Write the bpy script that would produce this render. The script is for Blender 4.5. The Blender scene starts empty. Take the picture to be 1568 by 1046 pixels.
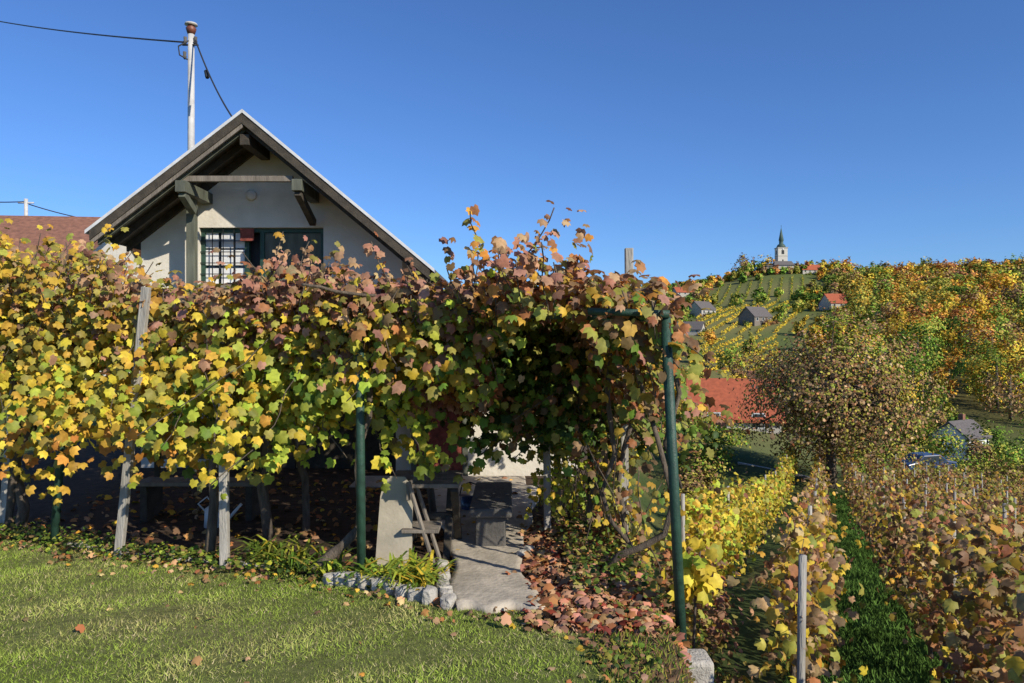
import bpy, bmesh, math, random
import numpy as np
from mathutils import Vector, Matrix
random.seed(7); rng=np.random.default_rng(11)
scene=bpy.context.scene
scene.view_settings.view_transform='Standard'; scene.view_settings.look='None'; scene.view_settings.exposure=0

# ---------------------------------------------------------------- materials
def nt(m):
    m.use_nodes=True; t=m.node_tree; t.nodes.clear(); return t
def solid(name,col,rough=0.8,var=0.25,scale=6.0,bump=0.2,col2=None,metal=0.0,detail=6,stretch=(1,1,1)):
    m=bpy.data.materials.new(name); t=nt(m); n=t.nodes; l=t.links
    out=n.new('ShaderNodeOutputMaterial'); b=n.new('ShaderNodeBsdfPrincipled')
    b.inputs['Roughness'].default_value=rough; b.inputs['Metallic'].default_value=metal
    tc=n.new('ShaderNodeTexCoord'); mp=n.new('ShaderNodeMapping'); mp.inputs['Scale'].default_value=stretch
    ns=n.new('ShaderNodeTexNoise'); ns.inputs['Scale'].default_value=scale; ns.inputs['Detail'].default_value=detail
    l.new(tc.outputs['Object'],mp.inputs['Vector']); l.new(mp.outputs['Vector'],ns.inputs['Vector'])
    r=n.new('ShaderNodeValToRGB'); r.color_ramp.elements[0].position=0.3; r.color_ramp.elements[1].position=0.7
    c2=col2 if col2 else tuple(c*(1-var) for c in col)
    r.color_ramp.elements[0].color=(*c2,1); r.color_ramp.elements[1].color=(*col,1)
    l.new(ns.outputs['Fac'],r.inputs['Fac']); l.new(r.outputs['Color'],b.inputs['Base Color'])
    n2=n.new('ShaderNodeTexNoise'); n2.inputs['Scale'].default_value=scale*6; n2.inputs['Detail'].default_value=4
    l.new(mp.outputs['Vector'],n2.inputs['Vector'])
    bp=n.new('ShaderNodeBump'); bp.inputs['Strength'].default_value=bump; bp.inputs['Distance'].default_value=0.02
    l.new(n2.outputs['Fac'],bp.inputs['Height']); l.new(bp.outputs['Normal'],b.inputs['Normal'])
    l.new(b.outputs['BSDF'],out.inputs['Surface']); return m
def leafmat(name,trans=0.35,rough=0.55,spec=0.25):
    m=bpy.data.materials.new(name); t=nt(m); n=t.nodes; l=t.links
    out=n.new('ShaderNodeOutputMaterial')
    a=n.new('ShaderNodeAttribute'); a.attribute_name='Col'
    if trans==0:
        b=n.new('ShaderNodeBsdfDiffuse'); l.new(a.outputs['Color'],b.inputs['Color']); l.new(b.outputs['BSDF'],out.inputs['Surface']); return m
    b=n.new('ShaderNodeBsdfPrincipled'); b.inputs['Roughness'].default_value=rough; b.inputs['Specular IOR Level'].default_value=spec
    tc=n.new('ShaderNodeTexCoord'); ns=n.new('ShaderNodeTexNoise'); ns.inputs['Scale'].default_value=24; ns.inputs['Detail'].default_value=2
    l.new(tc.outputs['Object'],ns.inputs['Vector'])
    mr=n.new('ShaderNodeMapRange'); mr.inputs['To Min'].default_value=0.5; mr.inputs['To Max'].default_value=1.5
    l.new(ns.outputs['Fac'],mr.inputs['Value'])
    mx=n.new('ShaderNodeVectorMath'); mx.operation='MULTIPLY'
    l.new(a.outputs['Color'],mx.inputs[0]); l.new(mr.outputs['Result'],mx.inputs[1])
    l.new(mx.outputs['Vector'],b.inputs['Base Color'])
    tr=n.new('ShaderNodeBsdfTranslucent'); l.new(mx.outputs['Vector'],tr.inputs['Color'])
    ms=n.new('ShaderNodeMixShader'); ms.inputs['Fac'].default_value=trans
    l.new(b.outputs['BSDF'],ms.inputs[1]); l.new(tr.outputs['BSDF'],ms.inputs[2]); l.new(ms.outputs['Shader'],out.inputs['Surface'])
    return m
M={}
M['leaf']=leafmat('vine_leaf',0.33); M['grass']=leafmat('grass_blade',0); M['tree']=leafmat('tree_leaf',0)
M['dry']=leafmat('dry_leaf',0)
M['stucco']=solid('stucco',(0.78,0.72,0.60),0.95,0.16,3,0.35)
M['stucco2']=solid('stucco_far',(0.50,0.46,0.39),0.95,0.15,1,0.1)
M['church']=solid('church_plaster',(0.66,0.62,0.53),0.95,0.15,1,0.1)
M['green']=solid('green_paint',(0.03,0.085,0.055),0.55,0.5,14,0.25)
M['greenw']=solid('green_wood',(0.15,0.16,0.115),0.75,0.55,9,0.3,stretch=(1,1,.2))
M['wood']=solid('weathered_wood',(0.27,0.23,0.18),0.85,0.5,10,0.5,stretch=(1,1,.15))
M['dwood']=solid('dark_wood',(0.08,0.065,0.045),0.85,0.5,9,0.5)
M['gwood']=solid('grey_wood',(0.46,0.43,0.37),0.9,0.45,14,0.6,stretch=(1,1,.12))
M['bark']=solid('vine_bark',(0.20,0.155,0.11),0.95,0.6,25,1.0,stretch=(1,1,.2))
M['white']=solid('white_metal',(0.72,0.72,0.70),0.6,0.2,8,0.1)
M['pole']=solid('pole_paint',(0.62,0.60,0.56),0.7,0.3,6,0.2)
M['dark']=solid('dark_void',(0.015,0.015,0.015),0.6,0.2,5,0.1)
M['redbr']=solid('red_curtain',(0.34,0.08,0.055),0.9,0.6,12,0.4)
M['tile']=solid('orange_tile',(0.48,0.12,0.05),0.85,0.35,3,0.4)
M['tileold']=solid('old_tile',(0.33,0.15,0.09),0.9,0.45,6,0.6)
M['greyroof']=solid('grey_roof',(0.16,0.14,0.13),0.9,0.35,3,0.3)
M['stone']=solid('pale_stone',(0.58,0.54,0.46),0.95,0.45,7,0.8)
M['conc']=solid('concrete',(0.56,0.49,0.38),0.95,0.42,3.5,0.6)
M['dstone']=solid('dark_stone',(0.13,0.12,0.105),0.95,0.4,5,0.6)
M['panel']=solid('beige_panel',(0.50,0.44,0.32),0.8,0.25,5,0.2)
M['rust']=solid('insulator',(0.22,0.07,0.04),0.5,0.4,9,0.1)
M['copper']=solid('spire_copper',(0.06,0.11,0.085),0.6,0.3,2,0.1)
M['wire']=solid('wire_black',(0.03,0.03,0.03),0.6,0.1,5,0.0)
M['car']=solid('car_paint',(0.03,0.06,0.14),0.3,0.1,5,0.0)
M['glass']=solid('window_glass',(0.05,0.065,0.08),0.08,0.3,3,0.0)
M['cloth']=solid('white_cloth',(0.8,0.8,0.78),0.9,0.2,6,0.2)

# ---------------------------------------------------------------- mesh helpers
def link(o,parent=None):
    scene.collection.objects.link(o)
    if parent: o.parent=parent
    return o
def empty(name):
    return link(bpy.data.objects.new(name,None))
def mobj(name,v,f,mat,parent=None,smooth=False,recalc=False):
    me=bpy.data.meshes.new(name); me.from_pydata([tuple(map(float,p)) for p in v],[],f); me.update()
    if mat: me.materials.append(M[mat] if isinstance(mat,str) else mat)
    if smooth: me.polygons.foreach_set('use_smooth',np.ones(len(me.polygons),dtype=bool))
    if recalc:
        bm=bmesh.new(); bm.from_mesh(me); bmesh.ops.recalc_face_normals(bm,faces=bm.faces); bm.to_mesh(me); bm.free()
    return link(bpy.data.objects.new(name,me),parent)
def bevel(o,w=0.01,seg=2):
    b=o.modifiers.new('b','BEVEL'); b.width=w; b.segments=seg; b.limit_method='ANGLE'; return o
def box(name,x0,x1,y0,y1,z0,z1,mat,parent=None,bev=0):
    v=[(x0,y0,z0),(x1,y0,z0),(x1,y1,z0),(x0,y1,z0),(x0,y0,z1),(x1,y0,z1),(x1,y1,z1),(x0,y1,z1)]
    f=[(0,3,2,1),(4,5,6,7),(0,1,5,4),(1,2,6,5),(2,3,7,6),(3,0,4,7)]
    o=mobj(name,v,f,mat,parent)
    if bev: bevel(o,bev)
    return o
def prism(name,poly,y0,y1,mat,parent=None):
    n=len(poly); v=[(x,y0,z) for x,z in poly]+[(x,y1,z) for x,z in poly]
    f=[tuple(range(n)),tuple(range(2*n-1,n-1,-1))]+[(i,n+i,n+(i+1)%n,(i+1)%n) for i in range(n)]
    return mobj(name,v,f,mat,parent,recalc=True)
def beam(name,p0,p1,w,h,mat,parent=None,bev=0.006):
    p0=Vector(p0);p1=Vector(p1); d=(p1-p0).normalized()
    up=Vector((0,0,1)) if abs(d.z)<0.95 else Vector((0,1,0))
    s=d.cross(up).normalized(); u=s.cross(d)
    v=[]
    for p in (p0,p1):
        for a,b in((-1,-1),(1,-1),(1,1),(-1,1)): v.append(p+s*a*w/2+u*b*h/2)
    f=[(0,1,2,3),(7,6,5,4),(0,4,5,1),(1,5,6,2),(2,6,7,3),(3,7,4,0)]
    o=mobj(name,v,f,mat,parent,recalc=True)
    if bev: bevel(o,bev)
    return o
def tubedata(pts,rad,seg=8,jit=0.0):
    V=[];F=[]; n=len(pts); pts=[Vector(p) for p in pts]
    if not hasattr(rad,'__len__'): rad=[rad]*n
    prev=None
    for i in range(n):
        d=(pts[min(i+1,n-1)]-pts[max(i-1,0)]).normalized()
        if prev is None:
            a=Vector((0,0,1)) if abs(d.z)<0.9 else Vector((1,0,0)); s=d.cross(a).normalized()
        else:
            s=(prev-d*prev.dot(d)).normalized()
        prev=s; u=d.cross(s)
        for k in range(seg):
            an=2*math.pi*k/seg; r=rad[i]*(1+jit*random.uniform(-1,1))
            V.append(pts[i]+(s*math.cos(an)+u*math.sin(an))*r)
    for i in range(n-1):
        for k in range(seg):
            F.append((i*seg+k,i*seg+(k+1)%seg,(i+1)*seg+(k+1)%seg,(i+1)*seg+k))
    F.append(tuple(range(seg-1,-1,-1))); F.append(tuple((n-1)*seg+k for k in range(seg)))
    return V,F
def tube(name,pts,rad,mat,parent=None,seg=8,jit=0.0):
    V,F=tubedata(pts,rad,seg,jit); return mobj(name,V,F,mat,parent,True)
def tubes(name,lst,mat,parent=None,seg=6,jit=0.1):
    V=[];F=[]
    for pts,rad in lst:
        v,f=tubedata(pts,rad,seg,jit); o=len(V); V+=v; F+=[tuple(i+o for i in q) for q in f]
    return mobj(name,V,F,mat,parent,True)
def curvy(p0,p1,n=8,w=0.05):
    p0=Vector(p0);p1=Vector(p1); out=[]
    ph=[random.uniform(0,6.28) for _ in range(4)]
    for i in range(n):
        t=i/(n-1); p=p0.lerp(p1,t); e=math.sin(math.pi*min(t*1.1,1))
        p=p+Vector((math.sin(t*7+ph[0])+.5*math.sin(t*15+ph[1]),math.sin(t*6+ph[2]),0.3*math.sin(t*9+ph[3])))*w*e
        out.append(p)
    return out
VINE=(np.array([(0,.42,.0),(0,.05,-.02),(-.27,-.10,-.12),(-.54,.18,-.22),(-.42,.38,-.08),(-.48,.66,-.22),(-.24,.74,-.06),(0,1.0,-.22),(.24,.74,-.06),(.48,.66,-.22),(.42,.38,-.08),(.54,.18,-.22),(.27,-.10,-.12)]),
      [(0,i,i+1) for i in range(1,12)]+[(0,12,1)])
SIMP=(np.array([(0,0,0),(.42,.25,-.12),(.34,.72,-.12),(0,1,0),(-.34,.72,-.12),(-.42,.25,-.12)]),[(0,1,2),(0,2,3),(0,3,4),(0,4,5)])
QUAD=(np.array([(0,0,0),(.5,.45,-.15),(0,1,.0),(-.5,.45,-.15)]),[(0,1,2),(0,2,3)])
BLADE=(np.array([(-.06,0,0),(.06,0,0),(0.0,1,0)]),[(0,1,2)])
STRAP=(np.array([(-.035,0,0),(.035,0,0),(.04,.4,.12),(-.04,.4,.12),(.03,.75,.08),(-.03,.75,.08),(0,1.0,-.12)]),[(0,1,2),(0,2,3),(3,2,4),(3,4,5),(5,4,6)])
def norm(a): return a/np.maximum(np.linalg.norm(a,axis=-1,keepdims=True),1e-9)
def fastmesh(name,V,F,k,colr,mat,parent=None,smooth=False):
    me=bpy.data.meshes.new(name); me.vertices.add(len(V)); me.vertices.foreach_set('co',V.astype(np.float32).ravel())
    me.loops.add(len(F)); me.loops.foreach_set('vertex_index',F.astype(np.int32))
    m=len(F)//k; me.polygons.add(m); me.polygons.foreach_set('loop_start',np.arange(m,dtype=np.int32)*k)
    try: me.polygons.foreach_set('loop_total',np.full(m,k,dtype=np.int32))
    except Exception: pass
    me.update(calc_edges=True)
    if smooth: me.polygons.foreach_set('use_smooth',np.ones(m,dtype=bool))
    a=me.color_attributes.new('Col','FLOAT_COLOR','POINT'); a.data.foreach_set('color',colr.astype(np.float32).ravel())
    me.materials.append(mat); return link(bpy.data.objects.new(name,me),parent)
def leaves(name,C,N,T,S,COL,tpl,mat,parent=None):
    if len(C)==0: return None
    C=np.asarray(C,float); N=norm(np.asarray(N,float)); T=np.asarray(T,float)
    T=norm(T-N*(T*N).sum(-1,keepdims=True)); B=np.cross(T,N); S=np.asarray(S,float).reshape(-1,1,1)
    tv,tf=tpl; k=len(tv); n=len(C)
    bend=rng.uniform(.3,2.2,(n,1,1)); asp=rng.uniform(.78,1.12,(n,1,1))
    V=C[:,None]+S*(asp*tv[None,:,0:1]*B[:,None]+tv[None,:,1:2]*T[:,None]+bend*tv[None,:,2:3]*N[:,None])
    V=V.reshape(-1,3); F=(np.array(tf)[None]+(np.arange(n)*k)[:,None,None]).reshape(-1)
    c=np.ones((n,k,4),np.float32); c[:,:,:3]=np.clip(COL,0.004,0.9)[:,None,:]
    return fastmesh(name,V,F,3,c,M[mat],parent)
def snoise(x,y,s=1.0,seed=0):
    r=np.random.default_rng(seed); o=0
    for i in range(7):
        a=r.uniform(0,6.28); f=s*r.uniform(.6,2.2); o=o+np.sin((x*np.cos(a)+y*np.sin(a))*f+r.uniform(0,6.28))
    return o/4.0
def ss(a,b,x):
    t=np.clip((x-a)/(b-a),0,1); return t*t*(3-2*t)

# ---------------------------------------------------------------- terrain
LX=[-9,-5.6,-3.9,-2.6,-1.45,-.42,.25,.55,.85]; LY=[9.2,7.9,7.1,6.55,6.1,5.5,5.2,4.6,3.4]
def lawn_edge(x): return np.interp(x,LX,LY)
def H(x,y):
    x=np.asarray(x,float); y=np.asarray(y,float)
    t=(.42*x+y)/1.176; l=(x-.42*y)/1.085
    terr=-.05*np.clip(y,-30,7)
    F=np.interp(t,[-60,0,30,50,75,100,150,200,250,350,450,520,900,1600],[4,-.75,-5.5,-8.6,-11.5,-13,-9,-3,4,19,36,38,0,-30])
    F=F-.05*np.clip(l-1.5,0,25)*ss(150,60,t)
    rat=x/np.maximum(y,1)
    fac=.45+.55*ss(-.35,.2,rat); F=np.where(t>120,(F+13)*fac-13,F)
    F=F+2.4*ss(.40,.6,rat)*ss(150,300,y)*(1-ss(.66,.95,rat)*.5)
    F=F+4.5*np.exp(-((x-18)**2+(y-68)**2)/(2*13**2))+1.8*np.exp(-((x-12)**2+(y-46)**2)/(2*6**2))
    F=F+9*np.exp(-((x-164)**2+(y-452)**2)/(2*38**2))
    F=F+snoise(x,y,.03,5)*1.8*ss(110,260,y)
    xe=1.04+.03*np.clip(y-9,0,40)-.42*ss(5.3,3.4,y)+.12*ss(6,8,y); w=.62+.15*np.clip(y-8,0,60)+.3*ss(6,8,y)
    k=ss(0,1,(x-xe)/w)
    z=terr*(1-k)+F*k
    far=ss(70,140,y); z=z*(1-far)+F*far
    z=z+snoise(x,y,1.2,3)*.02*ss(40,5,y)+snoise(x,y,5,9)*.03*k*ss(30,5,y)
    return z
n=420; s=np.linspace(-1,1,n); A=2.2; R=1500; b=np.arcsinh(R/A)
gx=.3+A*np.sinh(b*s); gy=6+A*np.sinh(b*s)
X,Y=np.meshgrid(gx,gy); Z=H(X,Y)
V=np.stack([X,Y,Z],-1).reshape(-1,3)
idx=np.arange(n*n).reshape(n,n)
Fq=np.stack([idx[:-1,:-1],idx[:-1,1:],idx[1:,1:],idx[1:,:-1]],-1).reshape(-1)
xv,yv=V[:,0],V[:,1]
lawn=(yv<lawn_edge(xv))&(xv<1.0)
pn=snoise(xv,yv,1.1,21)
gl=np.array([.14,.165,.045]); gd=np.array([.26,.21,.11])
mixl=ss(0,1.1,pn)[:,None]
lawnc=gl*(1-mixl)+gd*mixl
bed=np.array([.075,.052,.036]); fieldc=np.array([.10,.13,.035]); grassv=np.array([.06,.085,.025])
c=np.where(lawn[:,None],lawnc,bed)
vin=(xv>1.9)&(yv<60)|(yv<0)&(xv>1)
c=np.where(vin[:,None],grassv*1.0+np.array([.05,.03,.01])*ss(-.4,.6,snoise(xv,yv,.9,4))[:,None],c)
q=ss(-.5,.7,snoise(xv,yv,.04,8))[:,None]
c=np.where((yv>45)[:,None],np.array([.12,.15,.045])*(1-q)+np.array([.20,.19,.07])*q,c)
q2=ss(.40,.46,xv/np.maximum(yv,1))[:,None]*ss(90,130,yv)[:,None]
c=c*(1-q2)+np.array([.10,.09,.03])*q2
c=np.where(((xv<-9)&(yv<60))[:,None],fieldc,c)
gm=bpy.data.materials.new('ground_mat'); t=nt(gm); N_=t.nodes; L_=t.links
out=N_.new('ShaderNodeOutputMaterial'); bs=N_.new('ShaderNodeBsdfPrincipled'); bs.inputs['Roughness'].default_value=1; bs.inputs['Specular IOR Level'].default_value=.1
at=N_.new('ShaderNodeAttribute'); at.attribute_name='Col'; tc=N_.new('ShaderNodeTexCoord')
n1=N_.new('ShaderNodeTexNoise'); n1.inputs['Scale'].default_value=9; n1.inputs['Detail'].default_value=12; n1.inputs['Roughness'].default_value=.75
L_.new(tc.outputs['Object'],n1.inputs['Vector']); mr=N_.new('ShaderNodeMapRange'); mr.inputs['From Min'].default_value=.3; mr.inputs['From Max'].default_value=.7; mr.inputs['To Min'].default_value=.45; mr.inputs['To Max'].default_value=1.5
L_.new(n1.outputs['Fac'],mr.inputs['Value']); mv=N_.new('ShaderNodeVectorMath'); mv.operation='MULTIPLY'
L_.new(at.outputs['Color'],mv.inputs[0]); L_.new(mr.outputs['Result'],mv.inputs[1]); L_.new(mv.outputs['Vector'],bs.inputs['Base Color'])
bp=N_.new('ShaderNodeBump'); bp.inputs['Strength'].default_value=.7; bp.inputs['Distance'].default_value=.04; L_.new(n1.outputs['Fac'],bp.inputs['Height']); L_.new(bp.outputs['Normal'],bs.inputs['Normal'])
L_.new(bs.outputs['BSDF'],out.inputs['Surface'])
cc=np.ones((len(V),4)); cc[:,:3]=c
fastmesh('ground',V,Fq,4,cc,gm,None,True)

# ---------------------------------------------------------------- palette
P=dict(yel=(.78,.58,.06),gold=(.66,.40,.055),green=(.16,.25,.035),lime=(.46,.53,.06),pink=(.48,.24,.15),rust=(.42,.18,.07),
 olive=(.37,.34,.065),orange=(.76,.34,.07),dgreen=(.06,.105,.022),brown=(.29,.175,.085),tan=(.54,.36,.18),dred=(.24,.055,.035))
def pick(weights,n):
    ks=list(weights); w=np.array([weights[k] for k in ks],float); w/=w.sum()
    i=rng.choice(len(ks),n,p=w); return np.array([P[k] for k in ks])[i]*rng.uniform(.65,1.25,(n,1))*rng.uniform(.88,1.12,(n,3))

# ---------------------------------------------------------------- grass
def grass_patch(name,x,y,ln,colf,lean=.5,wide=1.0,parent=None):
    n=len(x); z=H(x,y)-.004
    T=np.stack([rng.normal(0,lean,n),rng.normal(0,lean,n),np.ones(n)],-1)
    N=np.stack([rng.normal(0,.6,n),rng.normal(-.5,.6,n),rng.uniform(.2,1.0,n)],-1)
    return leaves(name,np.stack([x,y,z],-1),N,T,ln,colf,(BLADE[0]*np.array([wide,1,1]),BLADE[1]),'grass',parent)
ng=360000
y=2.6+6.6*rng.random(ng)**1.35; x=-7.5+8.6*rng.random(ng)
wob=.10*snoise(x,y,5,31)
k=(y<lawn_edge(x)+wob)&(np.abs(x)<y*.78+.6); x=x[k];y=y[k]
pn=snoise(x,y,1.1,21)+.35*snoise(x,y,3.3,22)+rng.normal(0,.2,len(x)); fine=snoise(x,y,7,77)
keep=rng.random(len(x))<(1-.65*ss(.1,1,pn)); x=x[keep];y=y[keep];pn=pn[keep];fine=fine[keep]
mixl=ss(-.05,1.05,pn)[:,None]
gcol=(np.array([.22,.30,.045])*(1-mixl)+np.array([.42,.35,.15])*mixl)*rng.uniform(.5,1.4,(len(x),1))*(1+.22*fine[:,None])
dry=rng.random(len(x))<.10; gcol[dry]=np.array([.48,.41,.22])*rng.uniform(.7,1.1,(dry.sum(),1))
grass_patch('grass',x,y,rng.uniform(.015,.042,len(x))*(1+.3*fine),gcol,.75,1.5)
def lat(l,t):
    return .42*t+.922*l*1.0, t-.387*l
na=60000; tt=3+34*rng.random(na)**1.6; ll=-.35+1.75*rng.random(na); x,y=lat(ll,tt)
ac=np.array([.085,.16,.033])*rng.uniform(.4,1.6,(na,1))*(1+.35*snoise(x,y,2.5,14))[:,None]; grass_patch('vineyard_grass',x,y,rng.uniform(.06,.18,na)*(1+tt*.02),ac,.7,1.3)

# ---------------------------------------------------------------- vineyard rows
def vine_row(l,t0,t1,wts,h=1.85,dens=150,near=12):
    root=empty('vineyard_row')
    posts=[];t=t0; cs=[];sz=[]
    while t<t1:
        d=dens*np.interp(t,[4,10,20,45],[2.6,1.7,1.0,.5])
        n=int(d*.5*(1+.3*math.sin(t*2.3+l*5)))
        tt=t+rng.random(n)*.5; zz=.35+(h-.35)*rng.beta(1.5,1.2,n)+.14*np.sin(tt*3.1+l)+.06*np.sin(tt*8)
        upm=rng.random(n)<.06; zz[upm]+=rng.random(upm.sum())*.3
        ll=l+rng.normal(0,.16,n)
        x,y=lat(ll,tt); bx,by=lat(l,tt); z=H(bx,by)+zz
        cs.append(np.stack([x,y,z],-1)); sz.append(rng.uniform(.055,.11,n)*(1+.022*max(t-5,0))); t+=.5
    C=np.concatenate(cs); S=np.concatenate(sz); n=len(C)
    N=np.stack([rng.normal(0,.7,n),rng.normal(-.35,.7,n),rng.normal(.5,.5,n)],-1)
    T=np.stack([rng.normal(0,.5,n),rng.normal(0,.5,n),-np.ones(n)],-1)
    colr=pick(wts,n)
    g=snoise(C[:,0]*1.0,C[:,1]+C[:,2],1.3,int(abs(l*10))+3); colr*= (1+.35*np.clip(g,-1,1))[:,None]
    k=C[:,1]<near
    leaves('foliage_near',C[k],N[k],T[k],S[k],colr[k],VINE,'leaf',root)
    k=~k; leaves('foliage',C[k],N[k],T[k],S[k],colr[k],SIMP,'leaf',root)
    t=t0
    while t<t1:
        x,y=lat(l,t); z=float(H(x,y)); posts.append(([(x,y,z-.1),(x+random.uniform(-.03,.03),y,z+h+.1)],[.03,.027]))
        t+=4.5
    tubes('posts',posts,'gwood',root,6,0.05)
    tr=[];t=t0+.6
    while t<min(t1,t0+28):
        x,y=lat(l,t); z=float(H(x,y)); tr.append((curvy((x,y,z-.05),(x+random.uniform(-.1,.1),y,z+.95),6,.05),[.035,.03,.026,.024,.02,.015])); t+=1.1
    tubes('trunks',tr,'bark',root,6,.2)
    wl=[]
    for hz in (.8,1.3,1.75):
        pts=[]
        for t in np.linspace(t0,t1,12): x,y=lat(l,t); pts.append((x,y,float(H(x,y))+hz))
        wl.append((pts,.003))
    tubes('wires',wl,'wire',root,3,0)
vine_row(-1.6,8.6,40,dict(yel=5,lime=3,gold=2,olive=2,rust=.3,brown=.3),dens=240,h=1.75)
vine_row(-.15,4.9,44,dict(gold=3,olive=2.5,brown=2.5,yel=1.5,rust=1.2,tan=2.5),dens=105,h=1.72)
vine_row(1.25,3.6,44,dict(brown=5,olive=3,tan=1.2,rust=2,gold=2,yel=.5),dens=150,h=1.8)
vine_row(2.6,3.4,46,dict(brown=4,rust=2,olive=3,gold=1.5,tan=1.2),dens=110)
vine_row(3.95,4.5,46,dict(brown=4,rust=2,olive=3,gold=2,tan=.7),dens=110)
vine_row(5.3,7,48,dict(brown=3,rust=1.5,olive=4,gold=1.5,tan=.7),dens=100)
vine_row(6.65,9,48,dict(brown=3,rust=1,olive=4,gold=1,tan=.7),dens=90)
vine_row(8.0,12,50,dict(brown=3,rust=2,olive=4,gold=1),dens=90)
vine_row(9.6,14,50,dict(brown=3,rust=2,olive=4,gold=2),dens=80)
vine_row(11.4,18,50,dict(brown=3,rust=1,olive=5,gold=1),dens=80)

# ---------------------------------------------------------------- cottage
cot=empty('cottage'); G0=-.45; RX,RZ=-4.0,5.08; sl,sr=.77,.83
xl,xr=-6.27,-1.22
def under(x,off=.10): return RZ-off-(sl*(RX-x) if x<RX else sr*(x-RX))
YF,YB,YW=11.0,19,12.0
wx0,wx1,wz0,wz1=-5.08,-3.06,2.62,3.55
WL,WR=-6.02,-1.78
box('wall_lower',WL,WR,YW,18.3,G0,wz0,'stucco',cot)
prism('wall_left_of_window',[(WL,wz0),(wx0,wz0),(wx0,wz1),(-5.857,wz1),(WL,under(WL))],YW,YW+.3,'stucco',cot)
prism('wall_right_of_window',[(wx1,wz0),(WR,wz0),(WR,under(WR)),(-2.277,wz1),(wx1,wz1)],YW,YW+.3,'stucco',cot)
prism('gable',[(-5.857,wz1),(-2.277,wz1),(RX,RZ-.10)],YW,YW+.3,'stucco',cot)
box('wall_side_left',WL,WL+.3,YW+.3,18.3,wz0,under(WL),'stucco',cot)
box('wall_side_right',WR-.3,WR,YW+.3,18.3,wz0,under(WR)-.02,'stucco',cot)
prism('gable_back',[(WL,wz0),(WR,wz0),(WR,under(WR)),(RX,RZ-.1),(WL,under(WL))],18.0,18.3,'stucco',cot)
prism('roof_left',[(RX,RZ),(xl,RZ-sl*(RX-xl)),(xl,RZ-.09-sl*(RX-xl)),(RX,RZ-.09)],YF,YB,'dwood',cot)
prism('roof_right',[(RX+.001,RZ),(xr,RZ-sr*(xr-RX)),(xr,RZ-.09-sr*(xr-RX)),(RX+.001,RZ-.09)],YF,YB,'dwood',cot)
prism('tiles_left',[(RX,RZ+.06),(xl-.05,RZ+.06-sl*(RX-xl+.05)),(xl-.05,RZ+.005-sl*(RX-xl+.05)),(RX,RZ+.005)],YF+.08,YB,'greyroof',cot)
prism('tiles_right',[(RX+.002,RZ+.06),(xr+.05,RZ+.06-sr*(xr+.05-RX)),(xr+.05,RZ+.005-sr*(xr+.05-RX)),(RX+.002,RZ+.005)],YF+.08,YB,'greyroof',cot)
prism('verge_left',[(RX,RZ+.065),(xl-.06,RZ+.065-sl*(RX-xl+.06)),(xl-.06,RZ+.012-sl*(RX-xl+.06)),(RX,RZ+.012)],YF-.05,YF+.078,'white',cot)
prism('verge_right',[(RX+.003,RZ+.065),(xr+.06,RZ+.065-sr*(xr+.06-RX)),(xr+.06,RZ+.012-sr*(xr+.06-RX)),(RX+.003,RZ+.012)],YF-.05,YF+.078,'white',cot)
prism('barge_left',[(RX,RZ+.008),(xl,RZ+.008-sl*(RX-xl)),(xl,RZ-.13-sl*(RX-xl)),(RX,RZ-.13)],YF-.035,YF-.003,'dwood',cot)
prism('barge_right',[(RX+.002,RZ+.008),(xr,RZ+.008-sr*(xr-RX)),(xr,RZ-.15-sr*(xr-RX)),(RX+.002,RZ-.15)],YF-.035,YF-.003,'dwood',cot)
prism('barge_strip_left',[(RX,RZ-.135),(xl,RZ-.135-sl*(RX-xl)),(xl,RZ-.20-sl*(RX-xl)),(RX,RZ-.20)],YF-.02,YF+.02,'wood',cot)
for yy in (11.10,11.5,11.93):
    prism('rafter_left',[(RX,RZ-.095),(xl+.05,RZ-.095-sl*(RX-xl-.05)),(xl+.05,RZ-.22-sl*(RX-xl-.05)),(RX,RZ-.22)],yy,yy+.065,'greenw' if yy<11.2 else 'dwood',cot)
    prism('rafter_right',[(RX+.002,RZ-.095),(xr-.05,RZ-.095-sr*(xr-.05-RX)),(xr-.05,RZ-.22-sr*(xr-.05-RX)),(RX+.002,RZ-.22)],yy+.001,yy+.064,'dwood',cot)
zp=under(-5.0)-.2
beam('purlin_left',(-4.93,10.98,zp),(-4.93,12.2,zp),.15,.17,'greenw',cot)
beam('purlin_right',(-3.2,10.98,zp+.02),(-3.2,12.2,zp+.02),.15,.17,'greenw',cot)
beam('collar',(-5.0,11.15,zp+.14),(-3.3,11.15,zp+.14),.07,.085,'wood',cot)
beam('brace_left',(-4.93,11.05,zp-.1),(-4.93,11.45,zp-.3),.10,.11,'greenw',cot)
beam('brace_right',(-3.2,11.05,zp-.08),(-3.2,11.9,zp-.4),.10,.11,'dwood',cot)
beam('porch_post',(-5.02,11.6,G0),(-5.02,11.6,zp-.05),.13,.13,'greenw',cot)
beam('ridge_beam',(-4,11.05,4.72),(-4,12.1,4.72),.14,.16,'dwood',cot)
tube('round_vent',[(-4.22,12.0,4.07),(-4.22,11.95,4.07),(-4.22,11.93,4.07)],[.085,.085,.06],'stucco',cot,20)
W=cot
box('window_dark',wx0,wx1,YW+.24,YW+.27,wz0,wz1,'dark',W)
box('window_glass',wx0+.05,-4.36,YW+.16,YW+.17,wz0+.05,wz1-.05,'glass',W)
for a_,b_ in((0,.22),(.27,.47),(.5,.68)):
    for z_ in (0,.3,.58): box('net_curtain',wx0+.05+a_,wx0+.05+b_,YW+.12,YW+.13,wz0+.03+z_,wz0+.03+z_+.25,'cloth',W)
for xx in (wx0+.03,-4.33,-4.08,wx1-.03): box('frame_v',xx-.035,xx+.035,YW+.08,YW+.155,wz0,wz1,'green',W)
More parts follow.
